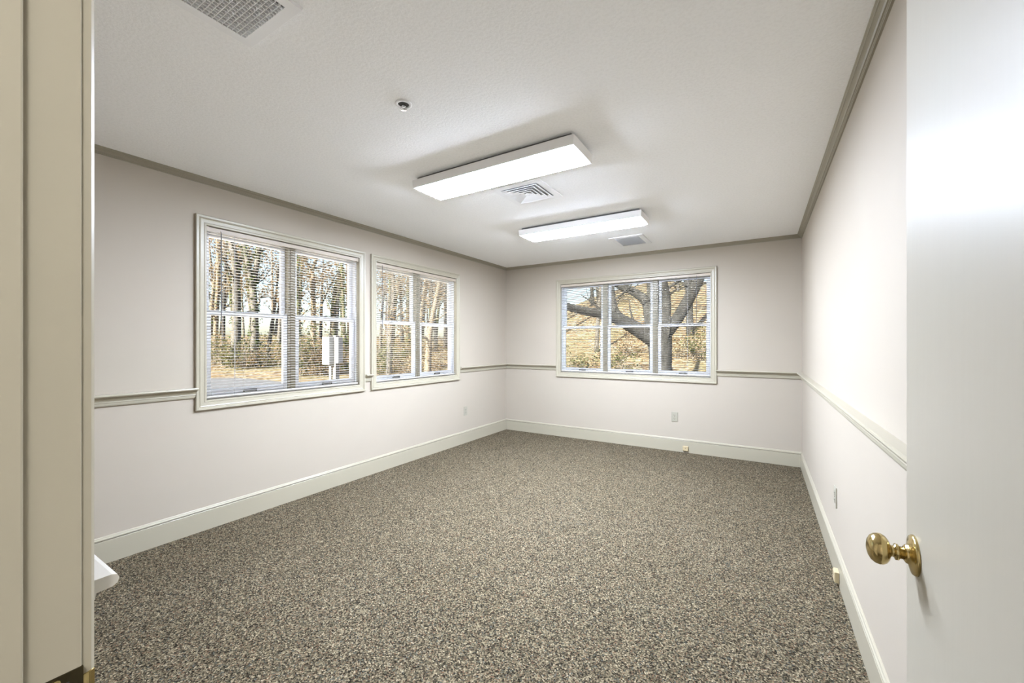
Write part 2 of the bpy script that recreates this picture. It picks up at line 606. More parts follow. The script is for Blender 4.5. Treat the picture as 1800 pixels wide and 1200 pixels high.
def make_window(name, side, W, units, label, lifts, locks, lockm):
    """structure: casing, liner, frame, mullions, sashes (> pane, lock, lift)"""
    cx = (W[0] + W[1]) / 2
    root = empty(name, wall_loc(side, cx, 0), WALL_ROT[side])
    tag(root, label, 'window', kind='structure')
    hw = (W[1] - W[0]) / 2 - CW
    z0, z1 = W[2] + CW, W[3] - CW
    MB().frame(-hw, hw, z0, z1, CASING).build('casing', M['trim'], root)
    # liner (jamb extension) behind the casing
    MB().frame(-hw - .0005, hw + .0005, z0 - .0005, z1 + .0005,
               [(0, 0), (0, -LINER_D), (.011, -LINER_D), (.011, 0)]).build('jamb_liner', M['trim'], root)
    # white unit frame
    MB().frame(-hw + .014, hw - .014, z0 + .020, z1 - .016,
               [(0, -LINER_D - .006), (0, -.125), (.022, -.125), (.022, -LINER_D - .0005), (.006, -LINER_D - .0005)]).build('window_frame', M['vinyl'], root)
    fx0, fx1, fz0, fz1 = -hw + .014, hw - .014, z0 + .020, z1 - .016
    mw = 0.062
    uw = (fx1 - fx0 - mw * (units - 1)) / units
    zm = 1.517
    for k in range(units):
        a = fx0 + k * (uw + mw)
        b = a + uw
        if k < units - 1:
            mm = MB().box(b, b + mw, LINER_D + .004, .120, fz0, fz1)
            mm.box(b + .018, b + mw - .018, LINER_D - .004, LINER_D + .004, fz0, fz1)
            mm.build('mullion', M['trim'], root)
        # lower sash (inner), upper sash (outer)
        st, rb = 0.036, 0.046
        lo = MB()
        y0, y1 = .048, .078
        lo.box(a + .002, a + st, y0, y1, fz0, zm + .018)
        lo.box(b - st, b - .002, y0, y1, fz0, zm + .018)
        lo.box(a + st, b - st, y0, y1, fz0, fz0 + rb)
        lo.box(a + st, b - st, y0, y1, zm - .016, zm + .018)
        ls = lo.build('sash', M['vinyl'], root, bevel=.003)
        MB().box(a + st, b - st, .060, .064, fz0 + rb, zm - .016).build('pane', M['glass'], ls)
        up = MB()
        y0, y1 = .081, .110
        up.box(a + .002, a + st, y0, y1, zm - .016, fz1)
        up.box(b - st, b - .002, y0, y1, zm - .016, fz1)
        up.box(a + st, b - st, y0, y1, fz1 - .040, fz1)
        up.box(a + st, b - st, y0, y1, zm - .016, zm + .018)
        us = up.build('sash', M['vinyl'], root, bevel=.003)
        MB().box(a + st, b - st, .094, .098, zm + .018, fz1 - .040).build('pane', M['glass'], us)
        mx = (a + b) / 2
        if lifts:
            l = MB().box(mx - .046, mx + .046, .034, .048, fz0 + .016, fz0 + .021)
            l.box(mx - .046, mx + .046, .034, .037, fz0 + .021, fz0 + .029)
            l.box(mx - .046, mx - .042, .034, .048, fz0 + .010, fz0 + .026)
            l.box(mx + .042, mx + .046, .034, .048, fz0 + .010, fz0 + .026)
            tag(l.build('sash_lift', lockm, ls), 'dark finger lift on the bottom rail')
        if locks:
            l = MB().lathe([(.013, 0), (.013, .006), (.010, .010)], 'z', 12, (mx, .062, zm + .018))
            l.box(mx - .030, mx + .030, .052, .074, zm + .018, zm + .022)
            l.box(mx - .005, mx + .030, .055, .064, zm + .026, zm + .032)
            tag(l.build('sash_lock', M['dark_metal'], ls), 'dark sash lock on the meeting rail')
    return root, hw, z0, z1


def make_blind(side, W, label, tilt_deg, wand_x, wand_len, cord_x, ladders, group, bracket_mat):
    cx = (W[0] + W[1]) / 2
    hw = (W[1] - W[0]) / 2 - CW
    z0, z1 = W[2] + CW, W[3] - CW
    root = empty('venetian_blind', wall_loc(side, cx, z1), WALL_ROT[side])
    tag(root, label, 'blind', group)
    L = hw - 0.006
    h = z1 - z0
    yc = 0.017
    hd = MB().box(-L, L, .004, .030, -.034, -.006)
    hd.box(-L, L, .002, .004, -.035, -.005)
    hd.build('headrail', M['headrail'], root, bevel=.0015)
    for s in (-1, 1):
        b = MB().box(s * L - .012, s * L + .004 if s > 0 else s * L + .012, -.0005, .033, -.037, -.002) if s > 0 else \
            MB().box(-L - .004, -L + .012, -.0005, .033, -.037, -.002)
        b.build('bracket', bracket_mat, root, bevel=.001)
    # the slat: 25 mm wide, slightly crowned
    sl = MB()
    prof = []
    t = math.radians(tilt_deg)
    top, bot = [], []
    for k in range(5):
        a = -0.0125 + 0.025 * k / 4
        c = 0.0018 * (1 - (a / 0.0125) ** 2)
        top.append((a, c + .0003))
        bot.append((a, c - .0003))
    for a, c in top + bot[::-1]:
        prof.append((a * math.cos(t) - c * math.sin(t), a * math.sin(t) * -1 + c * math.cos(t)))
    sl.loft([[(-L, y, z) for y, z in prof], [(L, y, z) for y, z in prof]])
    me = sl.mesh('slat', M['slat'])
    pitch = 0.0213
    n = int((h - .036 - .030) / pitch)
    zz = -.046
    for k in range(n):
        link('slat', me, root, (0, yc, zz - k * pitch))
    zb = zz - n * pitch - .004
    MB().box(-L, L, yc - .0115, yc + .0115, zb - .008, zb + .006).build('bottom_rail', M['slat'], root, bevel=.003)
    for lx in ladders:
        for yy in (yc - .0135, yc + .0135):
            MB().tube([(lx, yy, -.034), (lx, yy, zb)], .0007, 4).build('ladder_cord', M['slat'], root)
    w = MB().tube([(wand_x, -.004, -.038), (wand_x, -.006, -.038 - wand_len)], .0035, 6)
    w.tube([(wand_x, .004, -.022), (wand_x, -.005, -.030), (wand_x, -.004, -.042)], .0022, 6)
    w.build('tilt_wand', M['wand'], root)
    c = MB().tube([(cord_x, -.003, -.030), (cord_x, -.004, zb - .002)], .0013, 5)
    c.tube([(cord_x + .005, -.003, -.030), (cord_x + .005, -.004, zb + .10)], .0013, 5)
    c.build('lift_cord', M['cord'], root)
    return root


make_window('window_1', 'left', W1, 2, 'wide double window showing the woods, nearest the doorway', True, True, M['dark_metal'])
make_window('window_2', 'left', W2, 2, 'double window near the far corner', True, True, M['dark_metal'])
make_window('window_3', 'back', W3, 3, 'three-part window with a large tree outside', True, True, M['latch_grey'])
make_blind('left', W1, 'open pale mini blind on the window showing the woods', 0.0, -.54, .62, -.455, (-.38, .05, .42), None, M['headrail'])
make_blind('left', W2, 'pale mini blind in the window near the far corner', 12.0, -.55, .62, -.49, (-.40, .0, .40), None, M['headrail'])
make_blind('back', W3, 'pale mini blind across the three-part window', 14.0, .80, .55, .70, (-.72, -.28, .20, .66), None, M['headrail'])

# ------------------------------------------------------------------ doorway: jambs, stops, casings
jl = MB().box(DX0 - .020, DX0, YH, YF, 0, DZ + .02)
o = structure('trim_12', jl, M['jamb'], 'beige door jamb with brass strike plate', 'door jamb', .0012)
sp = MB().box(DX0 - .001, DX0 + .0014, .100, .138, .874, .932)
so = sp.build('strike_plate', M['brass_dark'], o)
MB().box(DX0 + .0003, DX0 + .0017, .106, .127, .884, .922).build('bolt_hole', M['plate_slot'], so)
lp = MB()
lp.loft([[(DX0 - .001 - .004 * (k / 6) ** 2, .137 + .011 * k / 6, z) for z in (.885, .921)] + [(DX0 + .0012 - .004 * (k / 6) ** 2, .137 + .011 * k / 6, z) for z in (.921, .885)] for k in range(7)])
lp.build('strike_lip', M['brass'], so)
for zz in (.880, .926):
    MB().lathe([(.0035, 0), (.0035, .0012), (.001, .0016)], 'x', 10, (DX0 + .0012, .117, zz)).build('screw', M['brass'], so)
MB().box(DX0, DX0 + .012, .055, .093, 0, DZ).build('door_stop', M['jamb'], o, bevel=.002)
structure('trim_13', MB().box(DX1, DX1 + .020, YH, YF, 0, DZ + .02), M['jamb'], 'beige door jamb carrying the hinges', 'door jamb', .0012)
structure('trim_14', MB().box(DX0, DX1, YH, YF, DZ, DZ + .02), M['jamb'], 'beige head jamb above the doorway', 'door jamb', .0012)
DC = [(0, 0), (0, .009), (.003, .012), (.012, .0125), (.016, .010), (.020, .013), (.040, .016), (.050, .018), (.058, .018), (DCAS, .015), (DCAS, 0)]


def door_casing(name, ydir, y, label):
    m = MB()
    a, b, z = DX0 - .006, DX1 + .006, DZ + .006
    rings = []
    for px, pz, sx, sz in ((a, 0, -1, 0), (a, z, -1, 1), (b, z, 1, 1), (b, 0, 1, 0)):
        rings.append([(px + sx * w, y + ydir * d, pz + sz * w) for w, d in DC])
    m.loft(rings)
    return structure(name, m, M['trim'], label, 'door casing')


door_casing('trim_15', 1, YF, 'beige moulded casing around the doorway inside the room')
door_casing('trim_16', -1, YH, 'beige moulded casing around the doorway in the hall')

# ------------------------------------------------------------------ the open door
DF = 0.225                                     # face of the open door turned to the room
door = empty('door_1', (DF, 0.158, 0.012), 0)
tag(door, 'open glossy off-white door with a brass knob', 'door', kind='structure')
dw, dh, dt = 0.842, 2.015, 0.044
MB().box(0, dt, 0, dw, 0, dh).build('door_leaf', M['door'], door, bevel=.0015)
ky, kz = 0.953 - 0.158, 0.931 - 0.012


def knob(side):
    s = -1 if side < 0 else 1
    x0 = 0 if side < 0 else dt
    rose = MB().lathe([(.0335, 0), (.0335, s * .002), (.0315, s * .0045), (.024, s * .0065), (.0165, s * .0085), (.015, s * .012), (.0125, s * .014)],
                      'x', 40, (x0, ky, kz)).build('knob_rose', M['brass'], door, True)
    kn = MB().lathe([(.0100, s * .013), (.0105, s * .020), (.0135, s * .0215), (.0135, s * .0255), (.0095, s * .027), (.0095, s * .031), (.0125, s * .0325),
                     (.0175, s * .034), (.0230, s * .038), (.0258, s * .043), (.0262, s * .047), (.0245, s * .053), (.0205, s * .058),
                     (.014, s * .0615), (.007, s * .0632), (.0008, s * .0637)], 'x', 40, (x0, ky, kz)).build('door_knob', M['brass'], door, True)
    tag(kn, 'polished brass knob')


knob(-1)
knob(1)
MB().box(.010, .034, dw - .0005, dw + .0012, kz - .028, kz + .028).build('latch_plate', M['brass'], door)
for hz in (.18, .98, 1.78):
    hg = MB().lathe([(.006, -.045), (.006, .045), (.004, .049)], 'z', 12, (.004, -.0085, hz))
    hg.box(.006, .010, -.008, .001, hz - .044, hz + .044)
    hg.build('hinge', M['brass'], door)

# ------------------------------------------------------------------ ceiling fixtures


def light_fixture(x0, x1, y0, y1, label):
    cx, cy = (x0 + x1) / 2, (y0 + y1) / 2
    root = empty('fluorescent_light', (cx, cy, H))
    tag(root, label, 'ceiling light', 'ceiling light fixtures')
    a, b = (x1 - x0) / 2, (y1 - y0) / 2
    MB().box(-a + .025, a - .025, -b + .025, b - .025, -.020, 0).build('mounting_pan', M['pan'], root)

    def rr(s, z):
        return [(-a + s, -b + s, z), (a - s, -b + s, z), (a - s, b - s, z), (-a + s, b - s, z)]
    hs = MB()
    hs.loft([rr(.000, -.020), rr(.000, -.020), rr(.003, -.074), rr(.014, -.074), rr(.014, -.066), rr(.006, -.022)], True)
    hs.build('housing', M['white_metal'], root)
    ln = MB()
    ln.loft([rr(.0145, -.066), rr(.0145, -.0742), rr(.040, -.089), rr(.046, -.0894)], True)
    ln.build('acrylic_lens', M['lens'], root)
    return root


light_fixture(-2.050, -0.855, 2.032, 2.318, 'long lit ceiling light, the larger one nearer the viewer')
light_fixture(-2.050, -0.855, 3.474, 3.760, 'long lit ceiling light nearest the three-part window')

# supply diffuser with nested square louvres
vent = empty('air_diffuser', (-1.505, 2.690, H))
tag(vent, 'square white air diffuser with nested louvres behind the larger light', 'air vent')


def sq_ring(ao, zo, ai, zi, t=.0025):
    def r(h, z):
        return [(-h, -h, z), (h, -h, z), (h, h, z), (-h, h, z)]
    m = MB()
    m.loft([r(ao, zo), r(ai, zi), r(ai, zi + t), r(ao, zo + t), r(ao, zo)], False)
    return m


MB().box(-.165, .165, -.165, .165, -.0030, -.0005).build('backing', M['recess_shade'], vent)
fl = sq_ring(.200, -.008, .150, -.008, .0075)
fl.build('flange', M['grille_white'], vent, bevel=.001)
for ao, ai in ((.146, .118), (.112, .086), (.080, .056), (.050, .028)):
    sq_ring(ao, -.017, ai, -.005).build('louvre', M['grille_white'], vent)
MB().lathe([(.026, -.017), (.026, -.014), (.002, -.013)], 'z', 4, (0, 0, 0)).build('centre_plate', M['grille_white'], vent)

# egg-crate return grille above the doorway end of the room
vent = empty('return_grille', (-1.505, 0.640, H))
tag(vent, 'white egg-crate return grille in the ceiling near the doorway', 'air vent')
gh = .132
MB().box(-gh, gh, -gh, gh, -.0030, -.0005).build('filter', M['filter'], vent)
def rect_frame(hx, hy, wi, z0, z1):
    m = MB()
    def r(s, z):
        return [(-hx + s, -hy + s, z), (hx - s, -hy + s, z), (hx - s, hy - s, z), (-hx + s, hy - s, z)]
    m.loft([r(0, z1), r(.003, z0), r(wi, z0), r(wi, z1), r(0, z1)], False)
    return m
rect_frame(.172, .172, .040, -.009, -.0003).build('flange', M['grille_white'], vent)
g = MB()
n = 17
for k in range(1, n):
    p = -gh + 2 * gh * k / n
    g.box(p - .0010, p + .0010, -gh, gh, -.0125, -.003)
    g.box(-gh, gh, p - .0010, p + .0010, -.0125, -.003)
tag(g.build('egg_crate', M['grille_white'], vent), 'fine square grid', kind='stuff')

# louvred grille near the far wall
vent = empty('louvre_grille', (-1.232, 4.535, H))
tag(vent, 'small white louvred grille in the ceiling near the far wall', 'air vent')
hx, hy = .180, .222
MB().box(-hx + .05, hx - .05, -hy + .05, hy - .05, -.0030, -.0005).build('backing', M['recess_shade'], vent)
rect_frame(hx, hy, .052, -.008, -.0003).build('flange', M['grille_white'], vent)
lm = MB()
lm.loft([[(x, -.005, -.0115), (x, -.0035, -.0115), (x, .006, -.0035), (x, .0045, -.0035)] for x in (-hx + .052, hx - .052)])
lme = lm.mesh('louvre', M['grille_white'])
n = 19
for k in range(n):
    link('louvre', lme, vent, (0, -hy + .058 + (2 * hy - .116) * k / (n - 1), 0))

# sprinkler head
sp = empty('sprinkler_head', (-1.456, 1.386, H))
tag(sp, 'small chrome sprinkler head in the ceiling', 'sprinkler')
MB().lathe([(.040, -.0003), (.040, -.003), (.036, -.006), (.027, -.0065), (.026, -.002), (.026, -.0005)], 'z', 32).build('escutcheon', M['white_metal'], sp, True)
MB().lathe([(.0255, -.0004), (.0255, -.0022), (.010, -.0028)], 'z', 24).build('cup', M['plate_slot'], sp)
MB().lathe([(.009, -.002), (.009, -.014), (.006, -.016)], 'z', 12).build('nozzle', M['chrome'], sp)
for s in (-1, 1):
    MB().tube([(s * .008, 0, -.012), (s * .014, 0, -.016), (s * .011, 0, -.022), (0, 0, -.027)], .0022, 6).build('frame_arm', M['chrome'], sp)
MB().lathe([(.016, -.027), (.016, -.0285), (.004, -.030)], 'z', 16).build('deflector', M['chrome'], sp)

# ------------------------------------------------------------------ outlets and jacks


def outlet(side, x, z, label):
    root = empty('wall_outlet', wall_loc(side, x, z), WALL_ROT[side])
    tag(root, label, 'outlet', 'wall outlets')
    MB().box(-.036, .036, -.006, -.0003, -.058, .058).build('cover_plate', M['plate'], root, bevel=.002)
    for s in (-1, 1):
        r = MB()
        r.box(-.0165, .0165, -.0085, -.006, s * .020 - .0135, s * .020 + .0135)
        ro = r.build('receptacle', M['plate'], root, bevel=.001)
        q = MB()
        for sx, hh in ((-.0065, .0045), (.0065, .0038)):
            q.box(sx - .0014, sx + .0014, -.0089, -.0083, s * .020 + .002 - hh, s * .020 + .002 + hh)
        q.lathe([(.0026, -.0089), (.0026, -.0083)], 'y', 8, (0, 0, s * .020 - .0085))
        q.build('slots', M['plate_slot'], ro)
    MB().lathe([(.003, -.0076), (.003, -.006)], 'y', 10).build('screw', M['brass_dark'], root)
    return root


outlet('left', 4.223, .415, 'beige outlet below the far-corner window')
outlet('back', -0.888, .413, 'beige duplex outlet on the far wall below the three-part window')
outlet('right', 2.968, .414, 'beige outlet on the plain white wall')


def jack(side, x, z, label):
    loc = Vector(wall_loc(side, x, z))
    nrm = {'left': Vector((1, 0, 0)), 'back': Vector((0, -1, 0)), 'right': Vector((-1, 0, 0))}[side]
    root = empty('telephone_jack', loc + nrm * 0.0142, WALL_ROT[side])
    tag(root, label, 'phone jack', 'telephone jacks on the baseboard')
    b = MB()
    b.loft([[(-.030, 0, -.028), (.030, 0, -.028), (.030, 0, .028), (-.030, 0, .028)],
            [(-.030, -.018, -.028), (.030, -.018, -.028), (.030, -.018, .028), (-.030, -.018, .028)],
            [(-.026, -.022, -.024), (.026, -.022, -.024), (.026, -.022, .024), (-.026, -.022, .024)]])
    b.build('jack_body', M['jack'], root, bevel=.0015)
    MB().lathe([(.004, -.0228), (.004, -.0215)], 'y', 10, (0, 0, .004)).build('screw', M['brass_dark'], root)
    MB().box(-.008, .008, -.020, -.008, -.0286, -.0278).build('socket', M['plate_slot'], root)


jack('back', -0.762, .050, 'cream telephone jack on the far baseboard')
jack('right', 2.770, .050, 'cream telephone jack on the baseboard of the plain white wall')

# unseen fill lamp, added in the hall to brighten the door jamb
hl = empty('added_hall_lamp', (0.55, -0.50, H))
tag(hl, 'round frosted fill lamp added in the hall behind the doorway', 'ceiling light')
MB().lathe([(.17, -.0003), (.17, -.022), (.155, -.028)], 'z', 32).build('fill_lamp_base', M['white_metal'], hl, True)
MB().lathe([(.150, -.029), (.142, -.055), (.110, -.082), (.060, -.096), (.001, -.100)], 'z', 32).build('fill_lamp_shade', M['hall_fill'], hl, True)

# ------------------------------------------------------------------ unseen roof, added to cast shade outside
rf = MB()
ridge_x, ridge_z, ex0, ex1, ez = 3.2, 4.9, XL - WT - .45, 9.9, H + .16
ry0, ry1 = -9.0, YB + WT + .45
rf.loft([[(ex0, y, ez), (ridge_x, y, ridge_z), (ex1, y, ez), (ex1, y, ez + .14), (ridge_x, y, ridge_z + .16), (ex0, y, ez + .14)] for y in (ry0, ry1)])
structure('roof', rf, M['roofing'], 'unseen dark roof added to shade the ground outside', 'roof')

# ------------------------------------------------------------------ outside: ground, drive, walk


def sstep(a, b, x):
    t = max(0.0, min(1.0, (x - a) / (b - a)))
    return t * t * (3 - 2 * t)


def ground_z(x, y):
    hill = 8.5 * sstep(13, 52, y + 0.12 * x) * sstep(-34, -10, x)
    bank = 2.6 * sstep(24, 60, -x + 0.5 * y)
    return GZ + hill + bank + 0.05 * math.sin(0.7 * x + 0.4 * y) * sstep(10, 16, y)


gb = MB()
nx, ny = 70, 60
X0, X1, Y0, Y1 = -110.0, 30.0, -14.0, 110.0
idx = {}
for j in range(ny + 1):
    for i in range(nx + 1):
        x = X0 + (X1 - X0) * i / nx
        y = Y0 + (Y1 - Y0) * j / ny
        idx[i, j] = len(gb.v)
        gb.v.append((x, y, ground_z(x, y)))
for j in range(ny):
    for i in range(nx):
        gb.f.append((idx[i, j], idx[i + 1, j], idx[i + 1, j + 1], idx[i, j + 1]))
go = gb.build('ground', M['ground'], None, True)
tag(go, 'leaf-covered ground rising to a wooded hillside outside', 'ground', kind='structure')
structure('road', MB().box(-75, -4.2, 4.6, 9.7, GZ - .1, GZ + .03), M['asphalt'], 'grey asphalt drive outside the window', 'road')
structure('path', MB().box(-14.5, XL - WT - .02, -9, 7.6, GZ - .1, GZ + .05), M['concrete'], 'pale concrete walk, extended along the building to bounce sunlight indoors', 'path')  # seen as a pale strip; extended along the wall to bounce sun onto the ceiling

# ------------------------------------------------------------------ outside: cabinet on a post
base = at(591, 668, 18.3)
bx, by = base.x, base.y
gz = ground_z(bx, by)
cab = empty('electrical_cabinet', (bx, by, gz), 0)
tag(cab, 'white electrical cabinet on a weathered post outside the bigger window', 'electrical cabinet')
MB().box(-.10, .10, -.10, .10, -.1, 2.02).build('post', M['post_wood'], cab, bevel=.01)
MB().box(-.52, -.02, -.34, -.10, .72, 1.98).build('cabinet_box', M['cabinet_white'], cab, bevel=.01)
MB().box(-.50, -.04, -.355, -.34, .75, 1.95).build('cabinet_door', M['cabinet_white'], cab, bevel=.006)
MB().tube([(-.16, -.17, -.1), (-.16, -.17, .72)], .06, 10).build('conduit', M['cabinet_white'], cab)
MB().box(.10, .34, -.14, .10, .80, 1.95).build('cabinet_shade_side', M['latch_grey'], cab, bevel=.01)  # grey box standing in for the shaded side of the cabinet

# ------------------------------------------------------------------ outside: trees
rng = random.Random(7)


def leaf_cloud(mb, centre, spread, n, size, rnd):
    for _ in range(n):
        p = Vector((rnd.gauss(0, spread[0]), rnd.gauss(0, spread[1]), rnd.gauss(0, spread[2]))) + centre
        a = Vector((rnd.uniform(-1, 1), rnd.uniform(-1, 1), rnd.uniform(-1, 1))).normalized()
        b = a.cross(Vector((rnd.uniform(-1, 1), rnd.uniform(-1, 1), rnd.uniform(-1, 1)))).normalized()
        s = size * rnd.uniform(.6, 1.3)
        mb.quad(p - a * s, p - b * s * .6, p + a * s, p + b * s * .6)


def twigs(mb, p0, d0, length, r, depth, rnd, tips, n=5):
    pts, rad = [p0], [r]
    d = d0.normalized()
    k = 4
    p = p0
    for i in range(k):
        d = (d + Vector((rnd.uniform(-.3, .3), rnd.uniform(-.3, .3), rnd.uniform(-.12, .28)))).normalized()
        p = p + d * (length / k)
        pts.append(p)
        rad.append(r * (1 - .75 * (i + 1) / k))
    mb.tube(pts, rad, n, False)
    tips.append(p)
    if depth > 0:
        for _ in range(rnd.choice((2, 3))):
            i = rnd.randint(1, k)
            dd = (d + Vector((rnd.uniform(-1, 1), rnd.uniform(-1, 1), rnd.uniform(-.2, .8)))).normalized()
            twigs(mb, pts[i], dd, length * rnd.uniform(.5, .75), rad[i] * .7 + .002, depth - 1, rnd, tips, 4)


def make_tree(name, limbs, bark, label, group=None, seed=0, nbranch=6, blen=2.0, gold=0, ivy=0, green=0, leaf=.07, ivy_limbs=1, bdepth=1):
    """limbs: list of (points, radii); the first is the trunk, planted in the ground"""
    rnd = random.Random(seed)
    base = limbs[0][0][0]
    root = empty(name, base)
    tag(root, label, 'tree', group)
    loc = Vector(base)
    tm, tips = MB(), []
    for pts, rad in limbs:
        pts = [Vector(p) - loc for p in pts]
        sp, sr = [], []
        for i in range(len(pts) - 1):            # Catmull-Rom through the control points
            p0, p1, p2, p3 = pts[max(i - 1, 0)], pts[i], pts[i + 1], pts[min(i + 2, len(pts) - 1)]
            for k in range(4):
                t = k / 4
                sp.append(0.5 * ((2 * p1) + (p2 - p0) * t + (2 * p0 - 5 * p1 + 4 * p2 - p3) * t * t + (3 * p1 - p0 - 3 * p2 + p3) * t ** 3))
                sr.append(rad[i] + (rad[i + 1] - rad[i]) * t)
        sp.append(pts[-1])
        sr.append(rad[-1])
        tm.tube(sp, sr, 9)
        m = len(sp)
        for _ in range(nbranch):
            i = rnd.randint(int(m * .45), m - 1)
            az = rnd.uniform(0, 2 * math.pi)
            d = Vector((math.cos(az), math.sin(az), rnd.uniform(.1, .9)))
            twigs(tm, sp[i], d, blen * rnd.uniform(.5, 1.2), max(sr[i] * .35, .012), bdepth, rnd, tips)
    tm.build('trunk', bark, root, True)
    if gold and tips:
        lb = MB()
        for _ in range(max(1, gold // 24)):
            c = rnd.choice(tips)
            leaf_cloud(lb, c, (.45, .45, .35), 24, leaf, rnd)
        lb.build('dry_leaves', M['leaf_gold'], root, raw=True)
    if green and tips:
        lb = MB()
        for _ in range(max(1, green // 24)):
            leaf_cloud(lb, rnd.choice(tips), (.5, .5, .4), 24, leaf, rnd)
        lb.build('foliage', M['leaf_green'], root, raw=True)
    if ivy:
        lb = MB()
        for pts, rad in limbs[:ivy_limbs]:
            pts = [Vector(p) - loc for p in pts]
            for _ in range(ivy):
                t = rnd.random() * (len(pts) - 1)
                i = min(int(t), len(pts) - 2)
                p = pts[i].lerp(pts[i + 1], t - i)
                r = rad[i] + .10 * rnd.random()
                az = rnd.uniform(0, 2 * math.pi)
                leaf_cloud(lb, p + Vector((math.cos(az) * r, math.sin(az) * r, 0)), (.05, .05, .08), 3, .07, rnd)
        lb.build('ivy', M['ivy'], root, raw=True)
    return root


def px_limb(pxs, depth, rad, jitter=0.0, seed=0, ground=False):
    rnd = random.Random(seed)
    pts = []
    for k, q in enumerate(pxs):
        d = depth + (q[2] if len(q) > 2 else 0) + rnd.uniform(-jitter, jitter)
        pts.append(at(q[0], q[1], d))
    if ground:
        p = pts[0]
        pts.insert(0, Vector((p.x, p.y, ground_z(p.x, p.y) - .15)))
        rad = [rad[0] * 1.15] + list(rad)
    return (pts, list(rad))


# the big spreading tree outside the three-part window
D = 11.5
make_tree('spreading_tree', [
    px_limb([(1160, 660), (1161, 620), (1158, 590), (1157, 565)], D, [.31, .31, .36, .30], ground=True),
    px_limb([(1154, 600), (1128, 583, -.1), (1092, 563, -.3), (1060, 552, -.5), (1020, 545, -.8), (985, 533, -1.2), (950, 505, -1.7)], D, [.24, .21, .17, .13, .11, .09, .05]),
    px_limb([(1100, 566, -.2), (1082, 548, .1), (1075, 520, .3), (1072, 480, .6), (1060, 420, 1.0)], D, [.14, .12, .11, .09, .05]),
    px_limb([(1150, 590), (1143, 560, .2), (1136, 530, .5), (1112, 512, .7), (1085, 500, .9), (1050, 470, 1.3)], D, [.22, .17, .15, .12, .10, .05]),
    px_limb([(1140, 545, .4), (1145, 510, .7), (1140, 470, 1.0), (1130, 400, 1.5)], D, [.13, .13, .11, .06]),
    px_limb([(1162, 590), (1170, 555, .2), (1171, 525, .2), (1164, 495, .1), (1155, 460, 0), (1150, 400, -.3)], D, [.22, .14, .13, .14, .11, .06]),
    px_limb([(1166, 588), (1189, 562, -.3), (1208, 530, -.6), (1226, 495, -.9), (1250, 440, -1.3)], D, [.22, .16, .15, .14, .07]),
    px_limb([(1206, 535, -.5), (1210, 510, -.1), (1203, 480, .2), (1195, 430, .6)], D, [.07, .08, .07, .04]),
], M['bark_dark'], 'large dark tree with spreading limbs outside the three-part window', None, 3, 2, 1.3, gold=0)

# named woodland trees seen through the window nearest the doorway
wood = 'woodland trees beyond the drive'
make_tree('woodland_tree', [
    px_limb([(413, 640), (416, 560), (415, 490), (410, 440), (398, 395)], 25, [0.302, 0.245, 0.216, 0.173, 0.108], .2, 1, True),
    px_limb([(416, 500), (424, 455), (436, 410)], 25, [0.13, 0.0936, 0.0504], .2, 2)],
    M['bark_grey'], 'thick grey ivy-flecked tree trunk left of the forked tree in the woods', wood, 11, 5, 2.4, 900, 160)
make_tree('woodland_tree', [
    px_limb([(447, 642), (448, 560), (444, 500)], 24, [0.23, 0.194, 0.18], .1, 3, True),
    px_limb([(444, 503), (434, 455), (425, 415), (415, 370)], 24, [0.151, 0.122, 0.101, 0.0576], .2, 4),
    px_limb([(445, 503), (453, 455), (457, 415), (460, 370)], 24, [0.144, 0.144, 0.122, 0.0648], .2, 5)],
    M['bark_grey'], 'forked grey tree with an ivy-clad limb outside the bigger window', wood, 12, 5, 2.0, 400, 190, ivy_limbs=3)
make_tree('woodland_tree', [
    px_limb([(473, 612), (477, 575), (483, 540), (490, 470)], 27, [0.122, 0.108, 0.0864, 0.036], .2, 6, True)],
    M['bark_dark'], 'slim leaning dark tree trunk beside the window stile', wood, 13, 5, 1.6, 150)
make_tree('woodland_tree', [
    px_limb([(524, 640), (525, 560), (522, 490), (528, 430)], 24, [0.144, 0.122, 0.108, 0.072], .2, 7, True)],
    M['bark_moss'], 'ivy-covered slender tree next to the window mullion', wood, 14, 6, 1.8, 900, 260)
make_tree('woodland_tree', [
    px_limb([(550, 640), (551, 560), (550, 500), (549, 472)], 25, [0.173, 0.151, 0.137, 0.13], .1, 8, True),
    px_limb([(549, 478), (538, 462), (524, 447), (505, 425)], 25, [0.101, 0.0792, 0.0648, 0.0432], .2, 9),
    px_limb([(549, 476), (556, 455), (562, 425)], 25, [0.0936, 0.072, 0.0432], .2, 10)],
    M['bark_tan'], 'tan forked tree standing left of the electrical cabinet', wood, 15, 7, 2.2, 1700, 90)
make_tree('woodland_tree', [
    px_limb([(585, 620), (586, 575), (588, 520), (597, 480), (606, 440)], 26, [0.216, 0.202, 0.144, 0.101, 0.0576], .2, 11, True),
    px_limb([(566, 535), (578, 507), (590, 485), (604, 465)], 25.6, [0.0432, 0.0396, 0.036, 0.0216], .1, 12)],
    M['bark_moss'], 'leaning ivy-patched tree behind the electrical cabinet', wood, 16, 7, 2.2, 1300, 150)
make_tree('woodland_tree', [
    px_limb([(378, 625), (380, 560), (384, 470), (380, 400)], 27, [0.158, 0.144, 0.115, 0.0648], .2, 13, True)],
    M['bark_tan'], 'tan tree trunk at the window edge nearest the doorway', wood, 17, 6, 2.0, 900, 60)
make_tree('woodland_tree', [
    px_limb([(393, 620), (393, 560), (396, 480), (400, 400)], 29, [0.122, 0.115, 0.0936, 0.0504], .2, 14, True)],
    M['bark_dark'], 'thin dark tree trunk between the tan trunk and thick grey trunk', wood, 18, 5, 1.8, 400)
